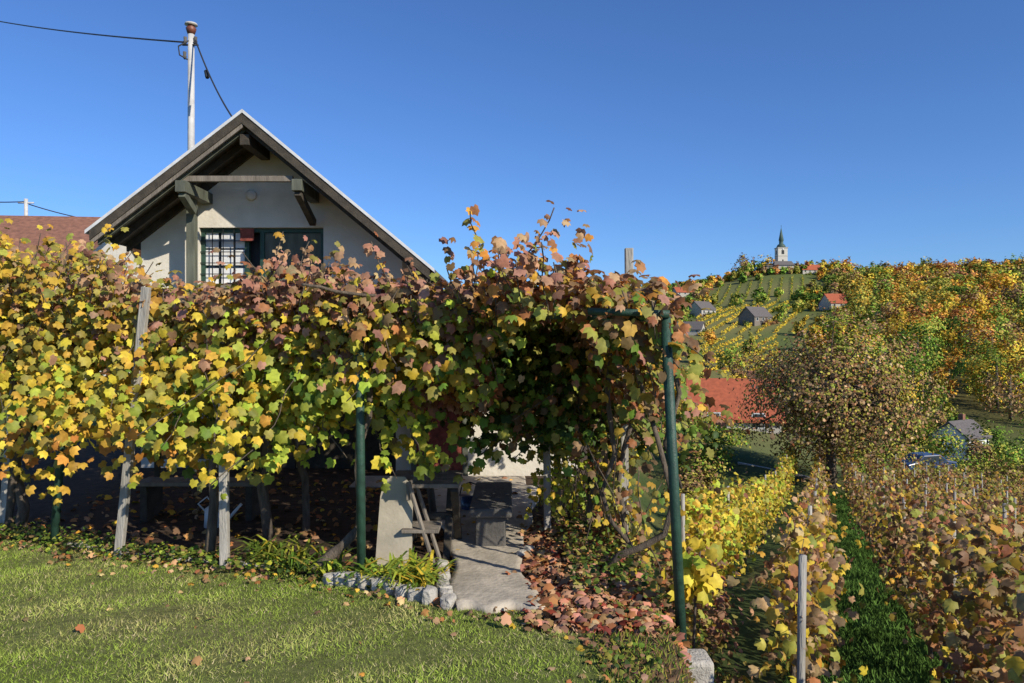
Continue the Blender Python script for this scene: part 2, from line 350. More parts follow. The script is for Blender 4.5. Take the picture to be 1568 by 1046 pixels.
box('frame_top',wx0,wx1,YW+.078,YW+.153,wz1-.07,wz1-.001,'green',W)
box('shutter_right',-4.04,-3.12,YW+.10,YW+.14,wz0+.02,wz1-.08,'greenw',W)
for i in range(1,4):
    xx=wx0+.03+i*.175; box('bar_v',xx-.007,xx+.007,YW+.03,YW+.04,wz0,wz1,'dark',W)
for i in range(1,5):
    zz=wz0+i*.18; box('bar_h',wx0,-4.33,YW+.047,YW+.057,zz-.007,zz+.007,'dark',W)
box('sill',wx0-.06,wx1+.06,YW-.07,YW+.07,wz0-.06,wz0-.001,'wood',W)
box('red_leaf',-4.40,-4.18,YW-.03,YW-.012,3.33,3.53,'redbr',W)  # flat red box standing in for a red-pink leaf by the window
box('annex_wall',-1.775,1.0,11.3,11.55,G0,2.05,'stucco',cot)
box('annex_roof',-1.775,1.1,11.1,14,2.055,2.15,'greyroof',cot)
box('annex_side',.75,1.0,11.55,14,G0,2.05,'stucco',cot)
box('door_curtain',-1.45,-.75,11.24,11.28,G0+.05,1.55,'redbr',cot)
box('door_frame_l',-1.53,-1.45,11.22,11.295,G0,1.6,'greenw',cot)
box('door_frame_r',-.75,-.67,11.22,11.295,G0,1.6,'greenw',cot)
box('door_frame_t',-1.53,-.67,11.215,11.29,1.602,1.68,'greenw',cot)
box('annex_window',-.25,.35,11.24,11.29,.5,1.3,'glass',cot)
box('cellar_door',-4.6,-3.5,11.93,11.99,G0,1.5,'dwood',cot)
box('cellar_shade_panel',-3.45,-1.85,11.95,11.99,G0,1.9,'dwood',cot)  # dark sheet added on the wall to stand in for shade behind the vines
box('porch_step',-2.3,.2,10.4,11.2,G0-.05,G0+.12,'conc',cot,.02)

# utility pole
up=empty('utility_pole')
tube('mast',[(-5.64,13,2.8),(-5.64,13,5),(-5.64,13,7.1)],[.062,.06,.055],'pole',up,14)
tube('cap',[(-5.64,13,7.1),(-5.64,13,7.16),(-5.64,13,7.2),(-5.64,13,7.24),(-5.64,13,7.28)],[.06,.08,.09,.05,.07],'rust',up,14)
tube('cap_disc',[(-5.64,13,7.26),(-5.64,13,7.29)],[.11,.10],'pole',up,14)
for dx,dz in((-.09,6.98),(.09,6.98),(-.1,6.72)):
    tube('insulator',[(-5.64+dx,12.97,dz-.07),(-5.64+dx,12.97,dz-.02),(-5.64+dx,12.97,dz),(-5.64+dx,12.97,dz+.06)],[.015,.035,.025,.03],'dstone',up,10)
tube('bracket',[(-5.78,12.97,6.9),(-5.5,12.97,6.9)],.015,'wire',up,6)
def sag(p0,p1,s,n=20):
    p0=Vector(p0);p1=Vector(p1); return [p0.lerp(p1,i/(n-1))-Vector((0,0,s*4*(i/(n-1))*(1-i/(n-1)))) for i in range(n)]
tube('power_line',sag((-5.74,12.97,6.95),(-17.5,23.6,12.15),.1),.016,'wire',up,5)
tube('service_cable',sag((-5.52,12.9,6.95),(-4.2,11.3,5.02),.12),.014,'wire',up,5)
tube('cable_clamp',[(-5.15,12.45,6.25),(-5.1,12.38,6.12)],.035,'wire',up,6)
tube('hanging_loop',[(-5.64,12.9,6.95),(-5.82,12.9,6.85),(-5.8,12.9,6.7),(-5.66,12.9,6.62)],.013,'wire',up,5)

# ---------------------------------------------------------------- pergola
pg=empty('vine_pergola')
def fy(x): return 5.87-.42*x
def post(n_,p0,p1,r,mat): return tube(n_,[p0,tuple((a+b)/2 for a,b in zip(p0,p1)),p1],[r,r*.98,r*.96],mat,pg,12)
post('steel_post',(1.235,5.32,-.75),(1.10,5.30,1.88),.038,'green')
post('steel_post_mid',(-1.26,6.2,-.40),(-1.28,6.2,1.98),.038,'green')
post('steel_post_left',(-4.68,7.55,-.42),(-4.68,7.85,2.1),.04,'green')
post('steel_post_rear',(.87,8.2,-.45),(.87,8.2,2.0),.035,'green')
for p0,p1 in(((-3.78,7.1,-.4),(-3.50,7.08,2.22)),((-2.57,6.62,-.4),(-2.78,7.1,2.12)),((-5.55,8.05,-.4),(-5.5,8.3,2.1)),((1.12,7.4,-.6),(1.13,7.4,2.0)),((.52,8.4,-.45),(.5,8.4,2.0)),((.38,7.9,-.45),(.36,7.9,1.9)),((1.1,6.9,1.6),(1.09,6.9,2.57))):
    beam('timber_post',p0,p1,.075,.065,'gwood',pg)
def tb(n_,p0,p1,r=.03,mat='green'): return tube(n_,[p0,p1],r,mat,pg,10)
tb('front_beam',(1.1,5.34,1.87),(-1.28,6.6,1.97)); tb('front_beam_left',(-1.28,6.6,1.97),(-5.6,8.5,2.05))
tb('side_beam',(1.1,5.36,1.86),(.9,11.1,2.0)); tb('top_rail',(1.12,5.26,1.895),(.55,5.36,1.92),.028)
for i in range(9):
    x0=-5.4+i*.8; tb('rafter',(x0,fy(x0)+.15,2.03),(x0,11.2,2.1),.022,'dwood')
for i in range(5):
    yy=7+i*.95; tb('cross_wire',(-5.8 if yy>8.3 else -3,yy,2.06),(1.1,yy,2.04),.012,'wire')
tr=[]
def trunk(p0,p1,r=.045,w=.07,n=9):
    tr.append((curvy(p0,p1,n,w),list(np.linspace(r,r*.5,n))))
trunk((-5.32,8.0,-.4),(-5.45,8.1,2.0),.06,.09); trunk((-5.5,8.05,-.4),(-5.1,8.2,2.0),.045,.12)
trunk((-2.82,6.85,-.4),(-2.6,6.9,2.05),.05,.06); trunk((-2.5,7.6,-.4),(-2.3,7.6,2.0),.06,.12); trunk((-2.2,7.9,-.4),(-2.7,7.8,2.0),.045,.15)
trunk((-1.75,6.3,-.38),(-1.28,6.35,.15),.06,.04); trunk((-1.3,6.35,.12),(-1.25,6.45,2.0),.04,.05)
trunk((-.9,8.6,-.4),(-1.1,8.6,2),.04,.08); trunk((.8,7.6,-.5),(.9,7.6,2.0),.035,.09); trunk((.7,8.6,-.5),(.6,8.6,2.0),.03,.08); trunk((1.0,8.9,-.5),(.95,8.8,2.0),.03,.08)
trunk((1.1,7.0,-.55),(1.05,6.9,1.9),.03,.07)
loop=[(.98,6.2,1.85),(1.05,6.15,1.4),(1.2,6.1,.9),(1.33,6.1,.4),(1.27,6.15,.1),(1.1,6.2,-.02),(.92,6.25,-.1),(.83,6.3,-.2),(.9,6.35,-.38),(.95,6.35,-.55)]
tr.append((loop,list(np.linspace(.016,.034,10))))
tr.append(([(.9,6.6,1.8),(.85,6.6,1.2),(.92,6.6,.7),(.8,6.6,.35),(.88,6.6,.1),(1.05,6.6,-.1),(1.1,6.6,-.5)],[.02]*7))
tr.append(([(1.2,5.7,1.7),(1.3,5.75,1.3),(1.2,5.8,.9),(1.33,5.8,.55)],[.02,.022,.022,.012]))
for i in range(26):
    x0=rng.uniform(-5.4,1.0); y0=rng.uniform(fy(x0)+.1,10); tr.append((curvy((x0,y0,2.05),(x0+rng.uniform(-.9,.9),y0+rng.uniform(-.8,.8),2.15),7,.08),[.014]*7))
tubes('vine_trunks',tr,'bark',pg,8,.22)

TX=[-6.2,-5.6,-4.95,-4.6,-3.85,-3.4,-2.95,-2.6,-2.4,-2.1,-1.45,-1.05,-.6,-.3,.1,.3,.45,.65,.85,1.15]
TZ=[2.80,2.88,2.78,2.7,2.42,2.2,2.12,2.25,2.5,2.5,2.38,2.28,2.18,2.42,2.52,2.42,2.15,2.2,2.02,1.88]
BX=[-6.2,-5.7,-5.0,-4.4,-3.85,-3.4,-3.0,-2.4,-1.8,-1.45,-1.3,-1.1,-.52,-.3,.0,.5,.9,1.15]
BZ=[1.0,.95,.6,.1,.3,.75,.6,.75,.45,.35,.75,1.02,1.15,1.5,1.6,1.58,1.5,1.4]
Cc=[];Nn=[];Tt=[];Ss=[];Kk=[];stems=[]
def colfor(x,z):
    if z>2.0:
        if x<-4.2: w=dict(olive=3,gold=2.5,yel=2,brown=.8,rust=.5,tan=1)
        elif x<-2.9: w=dict(olive=2,gold=2,brown=1.2,tan=2,pink=2.2,rust=.8)
        elif x<-.5: w=dict(pink=4.5,brown=1.2,tan=2.5,rust=1.5,olive=1,gold=.8)
        else: w=dict(pink=2.5,rust=2.2,orange=1.6,brown=1.5,tan=2,olive=1.2,gold=1)
    elif z>1.5:
        if x<-4.2: w=dict(olive=3,gold=2.5,yel=2.5,brown=.6)
        elif x<-.9: w=dict(olive=3,pink=1,brown=1,yel=2.8,gold=2,lime=1.8,rust=.5)
        elif x<0: w=dict(lime=2,olive=2.5,green=1.2,pink=1,rust=.5,gold=1)
        else: w=dict(olive=3,green=1.2,rust=2,brown=1.5,gold=1.5,tan=.6)
    else:
        if x<-3.2:
            if z<.9: w=dict(yel=4,gold=3.5,orange=2.4,olive=1,lime=.5,rust=.4)
            else: w=dict(yel=3.5,gold=2,olive=3,lime=1.5,green=.5)
        elif x<-2.1: w=dict(yel=4,olive=2,lime=3,gold=1.5,green=1)
        elif x<-.2: w=dict(lime=5,green=2,yel=2.8,olive=1.5,gold=.5)
        else: w=dict(green=4,olive=3,rust=1,brown=1,lime=1)
    return w
def addleaf(p,out,size,w=None):
    Cc.append(p); Nn.append((out[0]+rng.normal(0,.5),out[1]+rng.normal(0,.5),out[2]+rng.normal(0,.45)))
    Tt.append((rng.normal(0,.55),rng.normal(0,.5),-1)); Ss.append(size)
    w=w or colfor(p[0]+rng.normal(0,.25),p[2]+rng.normal(0,.12))
    ks=list(w); ww=np.array(list(w.values()),float); i=np.searchsorted(np.cumsum(ww)/ww.sum(),rng.random())
    Kk.append(np.array(P[ks[min(i,len(ks)-1)]])*rng.uniform(.6,1.28)*rng.uniform(.9,1.1,3))
def shoot(p,tz,out,spacing=.045,spread=.085,wander=.03,w=None,smin=.06,smax=.12):
    p=np.array(p,float); d=-1 if tz<p[2] else 1; vx=rng.normal(0,.012); vy=rng.normal(0,.01); path=[tuple(p)]
    while (tz-p[2])*d>0:
        p=p+np.array([vx+rng.normal(0,wander*.4),vy+rng.normal(0,wander*.4),d*spacing]); vx+=rng.normal(0,.006); vy+=rng.normal(0,.004)
        path.append(tuple(p))
        for _ in range(1 if rng.random()<.75 else 2):
            q=p+np.array([rng.normal(0,spread),rng.normal(0,spread*.8),rng.normal(0,.03)])
            addleaf(tuple(q),out,rng.uniform(smin,smax),w)
    if len(path)>3 and rng.random()<.5: stems.append((path[::2],.005))
OUT=(.3,-.85,.5)
for i in range(410):   # hanging front curtain
    x=rng.uniform(-6.0,1.1); yb=fy(x)+rng.uniform(-.2,.35)
    gap=math.sin(x*5.1)+math.sin(x*2.3+1)
    bz=np.interp(x,BX,BZ)+abs(rng.normal(0,.36))+(.35 if gap>.9 else 0)
    if rng.random()<.33: bz+=rng.uniform(0,1.0)
    z0=min(rng.uniform(1.95,2.25),np.interp(x,TX,TZ)+.05)
    if bz<z0: shoot((x,yb,z0),bz,OUT)
for i in range(430):   # upright crown shoots near front
    x=rng.uniform(-6.1,1.1); yy=fy(x)+abs(rng.normal(0,.5))-.25
    tz=np.interp(x,TX,TZ)-abs(rng.normal(0,.24)); 
    if tz>1.95 or x>.6: shoot((x,yy,1.85),max(tz,2.0),(.3,-.65,.7),spacing=.055,spread=.10,smin=.055,smax=.105)
for x,y0,tz in((-.2,6.0,2.72),(.05,5.9,2.7),(.15,5.9,2.74),(-.35,6.1,2.55),(.34,5.75,2.5),(.36,5.75,2.55),(.66,5.65,2.4),(.68,5.6,2.38),(-.75,6.2,2.4),(-1.0,6.3,2.5),(-5.9,8.3,3.0),(-5.2,8.1,2.95),(-4.7,7.9,2.9),(-4.2,7.7,2.75),(-2.3,6.8,2.68),(-1.9,6.7,2.65),(-1.5,6.5,2.55),(-3.9,7.5,2.6)):
    shoot((x,y0,2.0),tz,(.3,-.6,.7),spacing=.045,spread=.045,smin=.05,smax=.09)
for i in range(1250):   # canopy roof
    x=rng.uniform(-6.0,1.2); yy=rng.uniform(fy(x),11.0)
    for k in range(10):
        addleaf((x+rng.normal(0,.16),yy+rng.normal(0,.16),2.12+rng.normal(0,.08)),(.1,-.1,1.1),rng.uniform(.075,.125))
for i in range(110):    # right side curtain
    yy=rng.uniform(5.5,9.6); x=1.04+rng.normal(0,.10)
    bz=np.interp(yy,[5.5,6,7,8,9.6],[1.4,1.2,1.0,.7,.6])+abs(rng.normal(0,.3))
    shoot((x,yy,2.05),bz,(.6,-.4,.5),w=dict(rust=2.5,brown=2,olive=3,green=1,pink=1,gold=1.5))
for i in range(130):    # rear cross curtain on the right
    x=rng.uniform(-.1,1.1); yy=7.9+rng.normal(0,.3); bz=np.interp(x,[-.1,.15,1.1],[1.0,.6,.5])+abs(rng.normal(0,.22))
    shoot((x,yy,2.05),bz,(.2,-.7,.5),w=dict(green=4,dgreen=3,olive=3,brown=1,rust=.7))
for i in range(50):    # inner drop behind opening
    x=rng.uniform(-1.0,.3); yy=rng.uniform(7.0,9.0); bz=1.5+abs(rng.normal(0,.2)); shoot((x,yy,2.05),bz,(.2,-.7,.5),w=dict(green=3,dgreen=3,olive=3,pink=1))
for i in range(20):    # red vine at doorway
    x=rng.uniform(-.75,-.3); shoot((x,7.0+rng.normal(0,.1),1.5),1.05+abs(rng.normal(0,.15)),(.3,-.7,.5),w=dict(pink=4,rust=3,dred=1))
for i in range(50):    # low regrowth along right side
    yy=rng.uniform(6.3,9.6); x=1.12+rng.normal(0,.2); g=float(H(x,yy)); shoot((x,yy,g+.1),g+rng.uniform(.4,1.3),(.3,-.6,.6),spacing=.08,w=dict(brown=2,olive=3,yel=1.5,rust=1.5,gold=1,green=1),smin=.05,smax=.09)
for i in range(28):    # low yellow shoots inside
    x=rng.uniform(.25,1.0); yy=rng.uniform(7.6,8.6); shoot((x,yy,-.2),rng.uniform(.2,.7),(.3,-.6,.6),spacing=.08,w=dict(lime=3,yel=2,olive=2),smin=.05,smax=.08)
leaves('vine_leaves',Cc,Nn,Tt,Ss,np.array(Kk),VINE,'leaf',pg)
tubes('shoots',stems,'bark',pg,4,0)
print('vine leaves',len(Cc))
Cc.clear();Nn.clear();Tt.clear();Ss.clear();Kk.clear(); stems.clear()
ys=empty('yellow_vine_shoot')
for i in range(8): shoot((1.40+rng.normal(0,.05),5.55+rng.normal(0,.05),-.2),.15+rng.uniform(-.2,.1),(.2,-.8,.4),spacing=.06,spread=.06,w=dict(yel=5,lime=2),smin=.08,smax=.13)
leaves('leaves',Cc,Nn,Tt,Ss,np.array(Kk),VINE,'leaf',ys)
tubes('stem',[([(1.36,5.58,-.9),(1.38,5.56,-.2),(1.42,5.55,.2)],[.012,.01,.006])],'bark',ys,6,0)

# ---------------------------------------------------------------- path, stones, block
ncx=14;nr=40; v=[];f=[]
for j in range(nr):
    yy=5.35+(j/(nr-1))*5.0
    a0=np.interp(yy,[5.35,5.6,6.2,7.0,10.4],[-.42,-.46,-.5,-.55,-1.2]); a1=np.interp(yy,[5.35,5.6,6.2,7,10.4],[.26,.2,.1,.08,.4])
    for i in range(ncx):
        xx=a0+(a1-a0)*i/(ncx-1)+.025*math.sin(yy*5+i*.3); v.append((xx,yy+.05*math.sin(i*.9)*(j<3),float(H(xx,yy))+.045+.004*math.sin(i*2.1+j*.7)))
for j in range(nr-1):
    for i in range(ncx-1): a0=j*ncx+i; f.append((a0,a0+1,a0+ncx+1,a0+ncx))
o=mobj('path',v,f,'conc',None,True); so=o.modifiers.new('s','SOLIDIFY'); so.thickness=.08; so.offset=-1
def rock(c,s,V,F):
    bm=bmesh.new(); bmesh.ops.create_icosphere(bm,subdivisions=2,radius=1)
    o=len(V); a=random.uniform(0,6.28); sx,sy,sz=s
    for vv in bm.verts:
        p=vv.co*(1+.18*math.sin(vv.co.x*4+a)*math.cos(vv.co.y*3+a)); p=Vector((math.copysign(min(abs(p.x),.78),p.x),math.copysign(min(abs(p.y),.8),p.y),min(p.z,.62)))
        q=Matrix.Rotation(a,3,'Z')@Vector((p.x*sx,p.y*sy,p.z*sz)); V.append(q+Vector(c))
    for ff in bm.faces: F.append(tuple(x.index+o for x in ff.verts))
    bm.free()
V=[];F=[]
for u in np.linspace(0,1,10):
    x=-1.48+1.0*u+random.uniform(-.03,.03); y=6.10-.64*u**1.2+random.uniform(-.03,.03)
    rock((x,y,float(H(x,y))+.04),(random.uniform(.06,.13),random.uniform(.06,.09),random.uniform(.07,.13)),V,F)
for x,y in((-.5,5.62),(-.52,5.75),(-.55,5.9),(-.56,6.1),(-.58,6.3),(.1,7.0),(.16,7.15),(-.62,6.6)):
    rock((x,y,float(H(x,y))+.03),(.06,.06,random.uniform(.06,.1)),V,F)
mobj('stone_edging',V,F,'stone')
V=[];F=[]
for i in range(24):
    u=i/23; x=-4.5+2.3*u; y=7.5-.9*u+random.uniform(-.03,.03); rock((x,y,float(H(x,y))),(.07,.05,.045),V,F)
mobj('stone_border',V,F,'stone')
o=box('concrete_block',1.12,1.36,4.95,5.2,-.95,-.45,'stone'); bevel(o,.03,3)
# ---------------------------------------------------------------- furniture
tb_=empty('garden_table'); 
for i in range(4): box('top_plank',-1.2,-.5,6.95+i*.19,6.95+i*.19+.18,.32,.36,'wood',tb_,.006)
for xx in(-1.08,-.62):
    beam('leg_a',(xx,6.98,-.37),(xx,7.62,.31),.07,.07,'dwood',tb_); beam('leg_b',(xx+.075,7.62,-.37),(xx+.075,6.98,.31),.07,.07,'dwood',tb_)
beam('stretcher',(-1.08,7.3,-.02),(-.58,7.3,-.02),.05,.07,'dwood',tb_)
bb=empty('stone_bench'); box('seat',-.42,.0,7.2,8.6,-.02,.07,'dstone',bb,.02); box('support_front',-.36,-.06,7.28,7.48,-.42,-.022,'dstone',bb,.02); box('support_rear',-.36,-.06,8.3,8.5,-.42,-.022,'dstone',bb,.02)
b2=empty('wooden_bench'); box('seat',-4.3,-2.9,8.4,8.75,.05,.1,'wood',b2,.01); box('backrest',-4.3,-2.9,8.78,8.82,.3,.55,'wood',b2,.01)
for xx in(-4.2,-3.0): box('leg',xx-.04,xx+.04,8.42,8.82,-.42,.048,'dwood',b2,.01); box('back_post',xx-.03,xx+.03,8.74,8.778,.1,.55,'dwood',b2)
# leaning panel with rounded top corners
lp=empty('leaning_panel')
prof=[(0,0),(.34,0),(.325,.62),(.30,.74),(.24,.80),(.10,.80),(.04,.74),(.015,.62)]
vv=[(-1.24+a,6.68+h*.32-.2*a,-.36+h) for a,h in prof]; vv+= [(p[0],p[1]+.03,p[2]-.005) for p in vv]; m8=8
mobj('board',vv,[tuple(range(8)),tuple(range(15,7,-1))]+[(i,8+i,8+(i+1)%8,(i+1)%8) for i in range(8)],'panel',lp,recalc=True)
fc=empty('folding_chair')
beam('leg_front',(-.95,6.75,.42),(-.68,6.62,-.36),.035,.03,'wood',fc); beam('leg_back',(-.90,6.95,.0),(-.98,6.6,-.36),.035,.03,'wood',fc)
beam('leg_front_r',(-.95,7.1,.42),(-.68,6.98,-.36),.035,.03,'wood',fc); box('seat',-1.0,-.66,6.66,7.02,-.03,.0,'wood',fc,.006); box('back',-.965,-.935,6.74,7.1,.25,.4,'wood',fc,.005)
pt=empty('watering_can'); tube('body',[(-3.3,8.2,-.4),(-3.3,8.2,-.15),(-3.3,8.2,-.12)],[.11,.1,.06],'white',pt,16); tube('spout',[(-3.2,8.2,-.33),(-3.0,8.2,-.1)],[.02,.015],'white',pt,8); tube('handle',[(-3.38,8.2,-.2),(-3.48,8.2,-.1),(-3.38,8.2,-.02),(-3.3,8.2,-.12)],.01,'white',pt,6)
bk=empty('blue_bucket'); tube('body',[(-.5,8.9,-.42),(-.5,8.9,-.15)],[.1,.13],'car',bk,16); tube('handle',[(-.63,8.9,-.16),(-.6,8.85,-.02),(-.5,8.83,.02),(-.4,8.85,-.02),(-.37,8.9,-.16)],.008,'wire',bk,6)

# ---------------------------------------------------------------- bed plants
def strapplant(name,x,y,n,L,w):
    a=rng.uniform(0,6.28,n); C=np.stack([x+rng.normal(0,.06,n),y+rng.normal(0,.06,n),np.full(n,float(H(x,y)))],-1)
    T=np.stack([np.cos(a)*.8,np.sin(a)*.8,rng.uniform(.35,1.2,n)],-1); N=np.stack([-np.cos(a)*.6,-np.sin(a)*.6,np.ones(n)],-1)
    return leaves(name,C,N,T,rng.uniform(.6,1.1,n)*L,pick(w,n),STRAP,'leaf')
for x,y in((-1.0,5.95),(-.85,5.9),(-.72,5.85),(-1.2,6.1),(-.75,6.15),(-.95,6.2)): strapplant('daylily',x,y,38,.34,dict(lime=3,green=3,yel=1.5))
for x,y in((-2.15,6.75),(-1.95,6.6),(-1.55,6.3),(-2.3,6.9)): strapplant('iris_plant',x,y,30,.38,dict(green=4,lime=2,olive=1,yel=.5))
def scatter(name,x,y,zmax,size,w,tpl,mat,up=.9):
    n=len(x); C=np.stack([x,y,H(x,y)+rng.random(n)*zmax+.01],-1)
    N=np.stack([rng.normal(0,.5,n),rng.normal(-.1,.5,n),np.full(n,up)],-1); T=rng.normal(0,1,(n,3)); T[:,2]*=.3
    return leaves(name,C,N,T,size,pick(w,n),tpl,mat)
n=2600; x=rng.uniform(-5.8,-.9,n); y=lawn_edge(x)+rng.normal(.12,.14,n); scatter('ground_cover',x,y,.10,rng.uniform(.02,.06,n),dict(green=4,dgreen=3,olive=2,lime=1,brown=1),SIMP,'leaf')
n=3300; x=rng.normal(.62,.32,n); y=rng.uniform(4.9,8.2,n); k=(x>.12)|(rng.random(n)<.08); x=x[k];y=y[k];n=len(x)
scatter('fallen_leaves',x,y,.05,rng.uniform(.05,.095,n),dict(pink=4,rust=3,brown=3,tan=1.5,dred=1.5),VINE,'dry')
n=300; x=rng.uniform(-6,1.0,n); y=lawn_edge(x)-np.abs(rng.normal(0,.22,n)); scatter('fallen_leaves',x,y,.03,rng.uniform(.03,.065,n),dict(tan=2,rust=1.5,gold=1,brown=3),VINE,'dry')
n=55; x=rng.uniform(-4,.9,n); y=rng.uniform(3.6,6.5,n); k=y<lawn_edge(x); scatter('fallen_leaves',x[k],y[k],.02,rng.uniform(.025,.065,k.sum()),dict(tan=2,orange=.5,rust=1.5,brown=3),VINE,'dry')
n=900; x=rng.uniform(-5.5,.9,n); y=rng.uniform(6.5,11,n); k=y>lawn_edge(x)+.2; scatter('fallen_leaves',x[k],y[k],.03,rng.uniform(.05,.1,k.sum()),dict(brown=3,rust=2,gold=1,tan=1),VINE,'dry')
n=7000; x=rng.uniform(.45,2.3,n); y=rng.uniform(3.2,9,n); k=(y>lawn_edge(x)-.35)|(x>.95); x=x[k];y=y[k];n=len(x)
cl=snoise(x,y,3.2,61); k=cl>-.2; x=x[k];y=y[k];n=len(x)
k=(y<5.6)&(x<1.45)
scatter('bank_weeds',x[k],y[k],.06,rng.uniform(.02,.05,k.sum()),dict(green=3,dgreen=3,olive=3,brown=3,pink=1),SIMP,'leaf')
k=~k; scatter('bank_weeds',x[k],y[k],.25,rng.uniform(.03,.065,k.sum()),dict(green=3,dgreen=3,olive=3,brown=2,tan=1),SIMP,'leaf')
n=30000; x=rng.uniform(.5,2.5,n); y=rng.uniform(3.0,8,n)
grass_patch('bank_grass',x,y,rng.uniform(.03,.08,n)*(1+.6*(x>1.5)),pick(dict(green=3,olive=3,brown=3,dgreen=2),n)*.8,.7,1.3)
def shrub(name,c,r,n,sz,w,mat='tree',tpl=SIMP,ncl=14):
    cl=norm(rng.normal(0,1,(ncl,3)))*rng.uniform(.3,1.05,(ncl,1))*np.array(r); cl[:,2]=np.abs(cl[:,2])
    i=rng.integers(0,ncl,n); C=cl[i]+rng.normal(0,1,(n,3))*np.array(r)*.2+np.array(c)
    C[:,2]=np.maximum(C[:,2],c[2]-.05*r[2])
    N=norm(C-np.array(c))+rng.normal(0,.5,(n,3))+np.array([0,0,.3]); T=rng.normal(0,1,(n,3)); T[:,2]-=.5
    b=rng.uniform(.6,1.3,ncl)[i][:,None]
    root=empty(name)
    leaves('foliage',C,N,T,rng.uniform(.7,1.3,n)*sz,pick(w,n)*b,tpl,mat,root)
    L=[(curvy(c,tuple(np.array(c)+cl[j]*.8),5,.04*r[0]),list(np.linspace(.02,.006,5)*max(1,r[0]))) for j in range(min(7,ncl))]
    tubes('stems',L,'bark',root,5,.1)
def gh(x,y): return float(H(x,y))
shrub('shrub',(1.7,7.0,gh(1.7,7)),(.4,.8,.75),1500,.06,dict(brown=3,olive=3,green=2,gold=1),'leaf')
shrub('shrub',(1.55,5.9,gh(1.55,5.9)),(.22,.4,.42),1100,.045,dict(dgreen=3,green=4,olive=3),'leaf')
shrub('shrub',(.95,6.4,-.45),(.2,.35,.24),700,.045,dict(dgreen=4,green=3,olive=2,brown=1),'leaf')
shrub('shrub',(1.9,8.3,gh(1.9,8.3)),(.5,.8,1.2),1600,.07,dict(brown=3,rust=2,olive=2,pink=2),'leaf')
shrub('shrub',(2.3,9.8,gh(2.3,9.8)),(.5,.9,1.2),1400,.07,dict(brown=3,rust=1,olive=2,pink=2,tan=1),'leaf')

# ---------------------------------------------------------------- trees
def tree_parts(c,h,r,ncl,nl,sz,w,rz=.42,bright=1.0,cs=.155,hang=.25):
    ctr=np.array([c[0],c[1],c[2]+h*(1-rz)]); rad=np.array([r,r,h*rz])
    d=norm(rng.normal(0,1,(ncl,3))); q=rng.uniform(.25,1.0,(ncl,1))**.6; cl=ctr+d*q*rad*rng.uniform(.78,1.15,(ncl,1))
    i=rng.integers(0,ncl,nl); C=cl[i]+rng.normal(0,1,(nl,3))*rad*cs*rng.uniform(.6,1.3,ncl)[i][:,None]
    N=norm(C-ctr)*1.3+rng.normal(0,.45,(nl,3))+np.array([0,0,hang]); T=rng.normal(0,1,(nl,3))
    col=pick(w,nl)*(rng.uniform(.6,1.3,ncl)[i][:,None])*bright
    return C,N,T,rng.uniform(.7,1.3,nl)*sz,col,cl
def tree(name,c,h,r,ncl,nl,sz,w,rz=.42,trunk_r=.2,tpl=SIMP):
    root=empty(name); C,N,T,S,K,cl=tree_parts(c,h,r,ncl,nl,sz,w,rz,1.0,.10)
    leaves('foliage',C,N,T,S,K,tpl,'tree',root)
    L=[]; base=Vector(c); fork=base+Vector((0,0,h*.28)); top=base+Vector((0,0,h*.75))
    L.append(([base-Vector((0,0,.2)),base+Vector((0,0,h*.12)),fork,base+Vector((.1,.05,h*.5)),top],[trunk_r*1.3,trunk_r,trunk_r*.8,trunk_r*.5,trunk_r*.15]))
    for j in range(min(ncl,140)):
        s0=fork.lerp(top,random.random()*.8); e=Vector(cl[j]); mid=s0.lerp(e,.5)+Vector((random.uniform(-.2,.2),random.uniform(-.2,.2),.15))*r*.2
        e2=e+(e-mid)*.35
        L.append(([s0,mid,e,e2],[trunk_r*.3,trunk_r*.16,trunk_r*.07,trunk_r*.03]))
    tubes('trunk_and_limbs',L,'bark',root,6,.05)
tx,ty=16.6,38.5; tree('broadleaf_tree',(tx,ty,gh(tx,ty)-.1),8.7,4.9,280,17500,.14,dict(brown=5,olive=3,rust=.6,tan=1.2),rz=.44,trunk_r=.28)
for x,y,rx,rzz,w in[(9.5,38,1.4,1.6,dict(olive=3,green=2,brown=2)),(11.5,42,1.6,1.5,dict(olive=2,green=3,gold=1)),(14,50,2,2,dict(green=3,olive=2)),(8,33,1.2,1.3,dict(brown=3,olive=2)),(12,56,2.2,2.8,dict(olive=3,brown=2)),
    (28,56,2.6,2.2,dict(olive=4,green=2,brown=2)),(33,64,3,2.2,dict(olive=4,green=2,gold=1)),(39,66,3,2.0,dict(green=4,olive=2)),(44,72,3.4,2,dict(olive=3,green=3,brown=1)),(30,70,3,2.6,dict(green=3,olive=3)),(36,54,3,2.2,dict(olive=4,brown=3)),(29,50,2.2,1.6,dict(olive=4,brown=3)),(33.5,51,2.2,1.7,dict(olive=4,brown=3)),(40,60,3,1.8,dict(olive=4,brown=3)),
    (23,50,1.8,1.6,dict(green=3,olive=3)),(26,46,1.6,1.3,dict(olive=3,brown=2)),(57,86,3.4,4.0,dict(dgreen=4,green=3)),(62,88,4,6.5,dict(green=4,olive=2)),(22,64,2.2,2.6,dict(brown=3,rust=1)),(15,60,2,1.6,dict(green=3,olive=3)),(6.5,26,.9,1.1,dict(olive=3,brown=2)),(5.2,21,.8,1.0,dict(brown=2,olive=3)),
    (48,74,3,2.2,dict(green=3,olive=3)),(46,66,3,2,dict(brown=3,olive=3)),(51,80,3,1.4,dict(green=3,olive=3)),(52,70,3,3,dict(olive=3,brown=2)),(42,54,2.6,1.8,dict(gold=1,olive=3,brown=3))]:
    shrub('shrub',(x,y,gh(x,y)),(rx,rx,rzz),1300,.09*rx**.5+.04,w,ncl=26)
